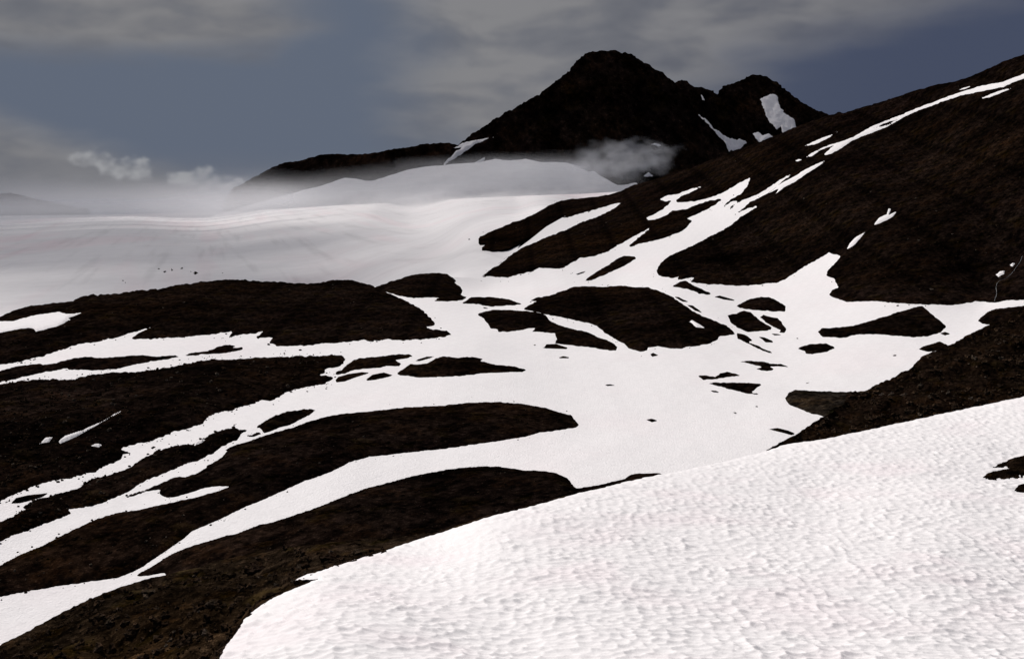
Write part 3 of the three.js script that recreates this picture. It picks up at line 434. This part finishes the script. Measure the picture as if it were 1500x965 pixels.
const ledge = sheet({ land: nearLand, cell: 1.6, ragged: 1.2, wave: 14, tile: 6, skirt: 12, color: ledgeTint,
  poly: [[-160, 1030], [-60, 972], [0, 942], [40, 922], [80, 900], [120, 880], [150, 867], [190, 853], [230, 842], [257, 837], [290, 829], [330, 816], [380, 808], [420, 800], [480, 793], [540, 786], [600, 783], [640, 777], [700, 757], [760, 741], [800, 732], [845, 720.5], [880, 713], [915, 704], [935, 698], [965, 696], [990, 705], [760, 800], [560, 880], [520, 1040], [-160, 1080]],
  lift: (s, x, y, z, px, py) => { const u = underSnow(px, py); return u > 6 ? -0.5 : smooth(0, 6, s) * smooth(0, 30, -u) * (nearRough(x, y, z) * 0.9 + 1.5 * steps(x, y, z, 8) + 0.5 * steps(x, y, z, 2.6) - 0.35) * (s < 40 ? mix(0.45, 1, s / 40) : 1) - 0.06 + 0.15 * nearRough(x, y, z) * smooth(0, 3, s); } });
tag(new THREE.Mesh(ledge.geometry, M.nearRock), 'rocky_ledge', 'brown stony ledge below the edge of the near snow slope', 'ledge', null, 'structure');

function cups(x, z) {                                         // sun cups: hollows that meet in rounded crests
  const wx = x / 0.38 + 0.6 * noise3(x / 1.7, 0, z / 1.7), wz = z / 0.31 + 0.6 * noise3(x / 1.7, 8, z / 1.7), i0 = Math.floor(wx), j0 = Math.floor(wz); let f1 = 9, f2 = 9;
  for (let j = j0 - 1; j <= j0 + 1; j++) for (let i = i0 - 1; i <= i0 + 1; i++) { const dx = i + 0.1 + 0.8 * hash2(i, j) - wx, dz = j + 0.1 + 0.8 * hash2(i + 911, j - 77) - wz, d = dx * dx + dz * dz; if (d < f1) { f2 = f1; f1 = d; } else if (d < f2) f2 = d; }
  return (0.115 + 0.08 * noise3(x / 1.3, 4, z / 1.3)) * Math.min(0.7, f1) + 0.03 * noise3(x / 0.75, 3, z / 0.6) + 0.012 * noise3(x / 0.25, 5, z / 0.25);
}
const slope = sheet({ land: nearLand, cell: 1.9, row: 0.9, ragged: 0.9, wave: 10, tile: 3, skirt: 1.2, poly: [...snowEdge, [1700, 1060]],
  lift: (s, x, y, z) => 0.03 + 0.05 * smooth(0, 7, s) + swell(x, z) * smooth(0, 60, s) + cups(x, z) * smooth(0, 4, s),
  color: (x, y, z) => { const p = smooth(-0.05, 0.45, fbm(x / 4.5, 1, z / 4.5, 4)); return [SNOW[0], SNOW[1] * (1 - 0.035 * p), SNOW[2] * (1 - 0.025 * p)]; } });
tag(new THREE.Mesh(slope.geometry, M.nearSnow), 'snow_slope', 'bright foreground snow slope covered with sun cups', 'snow', null, 'structure');

const ridge = sheet({ land: ridgeLand, cell: 1.6, ragged: 1.4, wave: 9, tile: 9, skirt: 14, color: nearTint,
  poly: [[1122, 660], [1140, 650], [1165, 637], [1190, 620], [1215, 606], [1236, 592], [1243, 583], [1247, 575], [1254, 572], [1262, 576], [1275, 569], [1285, 563], [1310, 553], [1320, 545], [1335, 540], [1345, 528], [1355, 520], [1370, 514], [1400, 502], [1425, 487], [1445, 478], [1470, 465], [1490, 455], [1500, 450], [1600, 405], [1760, 340], [1760, 600], [1500, 625], [1300, 665], [1130, 690]],
  lift: (s, x, y, z) => smooth(0, 7, s) * (1.6 * nearRough(x / 2, y / 2, z / 2) + 3.4 * steps(x, y, z, 15) * smooth(4, 40, s) + 0.7 * steps(x, y, z, 4) + 0.4 * nearRough(x, y, z) - 0.5) });
tag(new THREE.Mesh(ridge.geometry, M.nearRock), 'rocky_ridge', 'brown stony ridge behind the far edge of the near snow slope', 'ridge', null, 'structure');

const spur = sheet({ land: nearLand, cell: 1.2, ragged: 1.2, wave: 7, tile: 6, skirt: 1.5, color: nearTint,
  poly: [[1434, 699], [1445, 693], [1462, 690], [1478, 687], [1450, 686], [1462, 680], [1490, 673], [1520, 664], [1600, 650], [1620, 690], [1540, 706], [1500, 702], [1470, 703], [1445, 703]],
  lift: (s, x, y, z) => 0.06 + 0.3 * smooth(0, 7, s) + 0.3 * nearRough(x, y, z) * smooth(0, 6, s) + swell(x, z) });
tag(new THREE.Mesh(spur.geometry, M.nearRock), 'snow_slope_rock', 'split dark rock poking out of the sun cupped snow slope', 'rock');
const spur2 = sheet({ land: nearLand, cell: 1.2, ragged: 0.8, wave: 7, tile: 6, skirt: 1.5, color: nearTint,
  poly: [[1484, 722], [1490, 715], [1505, 712], [1560, 700], [1580, 722], [1530, 728], [1496, 726]],
  lift: (s, x, y, z) => 0.06 + 0.3 * smooth(0, 7, s) + 0.3 * nearRough(x, y, z) * smooth(0, 6, s) + swell(x, z) });
tag(new THREE.Mesh(spur2.geometry, M.nearRock), 'snow_slope_rock', 'lone dark rock just below the split one on the snow slope', 'rock');

// ------------------------------------------------------------------ stones
function stoneShape(salt, detail = 2) {
  const g = new THREE.IcosahedronGeometry(1, detail), a = g.attributes.position;
  for (let i = 0; i < a.count; i++) { let x = a.getX(i), y = a.getY(i), z = a.getZ(i); const k = 0.78 + 0.55 * noise3(x * 1.1 + salt, y * 1.1, z * 1.1) + 0.22 * noise3(x * 2.6, y * 2.6 + salt, z * 2.6); const q = (v) => Math.abs(v) > 0.62 ? Math.sign(v) * (0.62 + (Math.abs(v) - 0.62) * 0.45) : v; a.setXYZ(i, q(x) * k * 1.15, q(y) * k * 0.72, q(z) * k); }
  g.computeVertexNormals(); return g;
}
const stoneMaterial = new THREE.MeshPhysicalMaterial({ color: new THREE.Color(1, 1, 1), map: rockMap, bumpMap: rockBump, bumpScale: 0.05, roughness: 1, specularIntensity: 0 });
function scree(on, count, label, sizes, box, shade, pale, keep = 3) {
  const m = new THREE.InstancedMesh(stoneShape(3 + taken.scree || 3, 1), stoneMaterial, count), d = new THREE.Object3D(), c = new THREE.Color();
  for (let n = 0; n < count;) {
    const px = mix(box[0], box[2], rnd()), py = mix(box[1], box[3], rnd()), s = on.edge(px, py); if (s < keep) continue;
    const p = on.land(px, py), size = sizes[0] * (sizes[1] / sizes[0]) ** (rnd() ** 2.6);
    d.position.set(p[0], p[1] + on.height(px, py) + size * 0.15, p[2]); d.rotation.set(rnd() * 0.7, rnd() * 6.28, rnd() * 0.7); d.scale.setScalar(size); d.updateMatrix(); m.setMatrixAt(n, d.matrix);
    const w = rnd() < pale ? 0.35 + 0.9 * rnd() : 0, v = shade * (0.6 + 1.3 * rnd()); c.setRGB(mix(v * 1.25, 0.8, w * 0.6), mix(v * 0.95, 0.76, w * 0.6), mix(v * 0.72, 0.7, w * 0.6)); m.setColorAt(n, c); n++;
  }
  return tag(m, 'scree', label, 'scree', null, 'stuff');
}
scree(ridge, 2600, 'loose stones strewn over the stony near ridge', [0.12, 0.7], [1125, 430, 1700, 660], 0.14, 0.10);
scree(ledge, 3000, 'loose stones strewn over the brown ledge', [0.04, 0.25], [-60, 800, 620, 1010], 0.14, 0.08);
scree(B.leftHill, 1500, 'pale stones strewn over the stony brown hillside', [0.25, 0.95], [-60, 520, 510, 760], 0.09, 0.12, 5);
scree(B.upperRidge, 350, 'scattered stones on the black ridge below the glacier', [0.3, 0.9], [-60, 410, 660, 520], 0.08, 0.12, 8);
scree(B.longRidge, 500, 'scattered stones on the long whaleback', [0.12, 0.5], [-60, 590, 850, 880], 0.08, 0.16, 6);
scree(B.lowRidge, 350, 'scattered stones on the dark scree hump', [0.1, 0.45], [200, 680, 960, 850], 0.08, 0.2, 6);
scree(B.hill, 1200, 'scattered stones on the right hand hillside', [0.35, 1.1], [700, 80, 1650, 440], 0.09, 0.08, 6);
scree(B.middleRib, 350, 'rubble on the slanting rib', [0.2, 0.7], [-60, 625, 366, 830], 0.09, 0.1, 2.5);

const fringe = (on) => ({ land: midLand, edge: (px, py) => { const s = on.edge(px, py); return s < -0.5 && s > -8 * hash2(Math.floor(px * 3), Math.floor(py * 5)) ** 5 ? 9 : -9; }, height: (px, py) => { const p = midLand(px, py); return roll(p[0], p[2]); } });
scree(fringe(B.upperRidge), 40, 'dark stones melting out of the snow along the black ridge', [0.25, 0.8], [-60, 460, 660, 560], 0.07, 0);
scree(fringe(B.leftHill), 150, 'dark stones melting out of the snow along the stony brown hillside', [0.2, 0.6], [-60, 515, 510, 760], 0.07, 0);
scree(fringe(B.middleRib), 40, 'dark stones melting out of the snow along the slanting rib', [0.15, 0.5], [-60, 620, 370, 830], 0.07, 0);
scree(fringe(B.longRidge), 60, 'dark stones melting out of the snow along the long whaleback', [0.12, 0.4], [-60, 580, 860, 890], 0.07, 0);
scree(fringe(B.basinKnoll), 40, 'dark stones melting out of the snow round the largest hummock', [0.2, 0.6], [750, 410, 1090, 525], 0.07, 0);
scree(fringe(B.hill), 40, 'dark stones melting out of the snow at the foot of the hillside', [0.3, 0.8], [700, 260, 1500, 450], 0.07, 0);

const boulderMaterials = [[0.22, 0.165, 0.11], [0.15, 0.11, 0.085], [0.30, 0.25, 0.20]].map((c) => { const m = stoneMaterial.clone(); m.color.setRGB(...c); return m; });
const boulderShapes = [11, 23, 37, 51].map((s) => stoneShape(s, 3));
const boulder = (on, px, py, size, label, group) => {
  const b = new THREE.Mesh(boulderShapes[Math.floor(rnd() * 4)], boulderMaterials[Math.floor(rnd() * 3)]), p = on.land(px, py);
  b.position.set(p[0], p[1] + on.height(px, py) + size * 0.2, p[2]); b.rotation.y = rnd() * 6.28; b.rotation.z = rnd() * 0.4 - 0.2; b.scale.set(size * (0.9 + 0.5 * rnd()), size, size);
  return tag(b, 'boulder', label, 'boulder', group);
};
boulder(ridge, 1248, 582, 0.95, 'tan block standing on the lower crest of the stony near ridge', 'boulders on the near ridge');
for (const [x, y, s] of [[1268, 576, 0.6], [1286, 567, 0.5], [1318, 552, 0.55], [1225, 606, 0.45], [1338, 545, 0.5], [1362, 522, 0.5], [1415, 530, 0.45], [1455, 512, 0.4], [1474, 505, 0.35], [1392, 560, 0.4], [1440, 545, 0.35], [1280, 610, 0.4], [1265, 600, 0.35]]) boulder(ridge, x, y, s, 'weathered boulder lying on the stony near ridge', 'boulders on the near ridge');
for (const [x, y, s] of [[290, 840, 0.4], [335, 835, 0.55], [372, 823, 0.6], [240, 862, 0.4], [310, 872, 0.4], [218, 870, 0.42], [440, 815, 0.45], [480, 812, 0.5], [525, 803, 0.45], [160, 905, 0.3], [352, 860, 0.3], [265, 905, 0.22]]) boulder(ledge, x, y, s * 0.75, 'weathered brown boulder lying on the ledge', 'boulders on the ledge');

// a few dark stones melted out of the ice
for (const [px, py, w, h] of [[232, 394, 5, 4], [241, 398, 7, 5], [251, 395, 5, 7], [266, 393, 6, 6], [279, 398, 4, 3], [286, 400, 10, 6], [325, 400, 5, 3], [344, 391, 3, 2], [180, 411, 12, 1.6], [182, 414, 7, 2.4], [687, 351, 7, 3]]) {
  const ring = []; for (let k = 0; k < 10; k++) { const a = -k / 10 * 2 * Math.PI, r = 0.6 + 0.6 * hash2(px + k, py * 3 + k); ring.push([px + Math.cos(a) * w * 0.4 * r, py + Math.sin(a) * h * 0.36 * r]); }
  const s = sheet({ poly: ring, land: iceLand, cell: 0.5, ragged: 0.9, wave: 2.2, tile: 60, skirt: 6, color: rockTint, lift: (s, x, y, z, qx, qy) => glacier.height(qx, qy) - 0.3 + 0.9 * smooth(0, 1.2, s) });
  tag(new THREE.Mesh(s.geometry, M.rock), 'glacier_debris', 'small heap of dark debris melted out of the ice', 'debris', 'debris heaps on the glacier');
}

// ------------------------------------------------------------------ mist and cloud
const vapour = new THREE.MeshPhysicalMaterial({ color: new THREE.Color(0.93, 0.94, 0.96), roughness: 1, specularIntensity: 0, transmission: 0.5, thickness: 0, transparent: true, vertexColors: true, side: THREE.DoubleSide, depthWrite: false });
function veil(nu, nv, place, alpha) {
  const pos = [], col = [], idx = [];
  for (let j = 0; j <= nv; j++) for (let i = 0; i <= nu; i++) { const p = place(i / nu, j / nv); pos.push(...p); col.push(1, 1, 1, clamp(alpha(p[0], p[1], p[2], i / nu, j / nv))); }
  for (let j = 0; j < nv; j++) for (let i = 0; i < nu; i++) { const a = j * (nu + 1) + i, b = a + 1, c = a + nu + 1, d = c + 1; if (Math.max(col[a * 4 + 3], col[b * 4 + 3], col[c * 4 + 3], col[d * 4 + 3]) > 0.004) idx.push(a, b, c, b, d, c); }
  const g = new THREE.BufferGeometry(); g.setAttribute('position', new THREE.Float32BufferAttribute(pos, 3)); g.setAttribute('color', new THREE.Float32BufferAttribute(col, 4)); g.setIndex(idx); g.computeVertexNormals(); return g;
}
function bank(name, label, category, depths, alpha, size) {   // a body of vapour, cut through at several depths
  const root = new THREE.Group();
  for (const d of depths) {
    const g = veil(150, 48, (u, v) => { const x = mix(size[0], size[1], u) / FOCAL * d, y = mix(size[2], size[3], v) / FOCAL * d; return [x, y, -d - 60 * noise3(x / 500, y / 200, d / 300)]; }, (x, y, z) => alpha(x / d * FOCAL + 750, 290 - y / d * FOCAL, x, y, z));
    const m = new THREE.Mesh(g, vapour); m.name = 'cloud_layer'; m.castShadow = m.receiveShadow = true; root.add(m);
  }
  return tag(root, name, label, category, null, 'stuff');
}
const iceRow = (X, d) => { let a = 282, b = 345; if (-iceLand(X, b)[2] > d) return 400; for (let k = 0; k < 11; k++) { const m = (a + b) / 2; if (-iceLand(X, m)[2] > d) a = m; else b = m; } return b; };   // the photo row where the ice is d away
bank('mist_cloud', 'low bank of grey mist lying on the far edge of the glacier', 'mist', [3300, 3650, 4000, 4350, 4700],
  (X, Y, x, y, z) => {
    const n = fbm(x / 420, y / 120, z / 300, 4), big = fbm(x / 1100, y / 300, z / 500 + 2, 3), top = 284 - 10 * smooth(200, 420, X) - 18 * smooth(430, 640, X) - 12 * smooth(640, 760, X) + 24 * n + 26 * big, a = mix(0.55, 0.22, smooth(280, 600, X)) * smooth(960, 820, X);
    return a * smooth(top - 26, top + 42, Y) * smooth(0, 20, iceRow(X, -z) - Y) * (0.8 + 1.0 * n);
  }, [-1150, 260, -60, 70]);
bank('wisp_cloud', 'small ragged wisp of cloud drifting across the foot of the black peak', 'cloud', [4300, 4420, 4540, 4660],
  (X, Y, x, y, z) => {
    const n = fbm((0.8 * x + 0.9 * y) / 120, (1.1 * y - 0.45 * x) / 100, z / 110 + x / 400, 5), u = (X - 908) / 74, v = (Y - 236 + 0.1 * (X - 908)) / 30, r = u * u + v * v;
    const tail = Math.exp(-(((X - 760) / 120) ** 2)) * Math.exp(-(((Y - 243) / 9) ** 2)) * 0.75;
    const m = fbm((0.7 * x - 0.7 * y) / 52, (0.8 * y + 0.5 * x) / 44, z / 60 + 9, 4); return 0.20 * (smooth(0.1, 1.5, 1.1 - r + 2.6 * n + 1.2 * m) * smooth(2.6, 0.4, r) + tail * (0.7 + 1.6 * n));
  }, [-170, 330, 0, 110]);

{ // the cloud deck overhead that keeps the sun off the ice and the mountains
  const HIGH = 2300, ring = [[-500, 318], [60, 318], [160, 321], [270, 327], [400, 333], [500, 339], [560, 350], [620, 370], [650, 392], [600, 425], [300, 440], [140, 428], [0, 405], [-500, 385]].map(([x, y]) => iceLand(x, y)).map((p) => [p[0], p[2]]);
  const nearShade = outline(ring), farShade = outline([[-6000, -4450], [-1500, -4500], [200, -4250], [900, -4150], [1700, -4300], [4500, -5200], [5000, -11500], [-6000, -11500]]);
  const root = new THREE.Group();
  for (const [k, up] of [[0, 0], [1, 70], [2, 150]]) {
    const sx = SUN.x / SUN.y * (HIGH + up + 60), sz = SUN.z / SUN.y * (HIGH + up + 60);
    const g = veil(150, 150, (u, v) => { const x = mix(-5500, 4500, u), z = mix(-700, -10500, v); return [x + sx, HIGH + up + 40 * noise3(x / 400, k, z / 400), z + sz]; }, (x, y, z) => {
      const gx = x - sx, gz = z - sz, n = fbm(gx / 600, k * 0.15, gz / 600, 4);
      const a = Math.max(smooth(-330, 260, nearShade(gx, gz) + 160 * n), 0.30 * smooth(-1300, -1800, gz)), b = smooth(-250, 350, farShade(gx, gz) + 150 * n);
      return Math.max(a * 0.38, b * 0.47) * (1 + 0.5 * n);
    });
    const m = new THREE.Mesh(g, vapour); m.name = 'cloud_layer'; m.castShadow = true; root.add(m);
  }
  tag(root, 'cloud_deck', 'broken sheet of grey cloud high above the icefield', 'cloud', null, 'stuff');
}

renderer.setSize(1500, 965);
renderer.render(scene, camera);
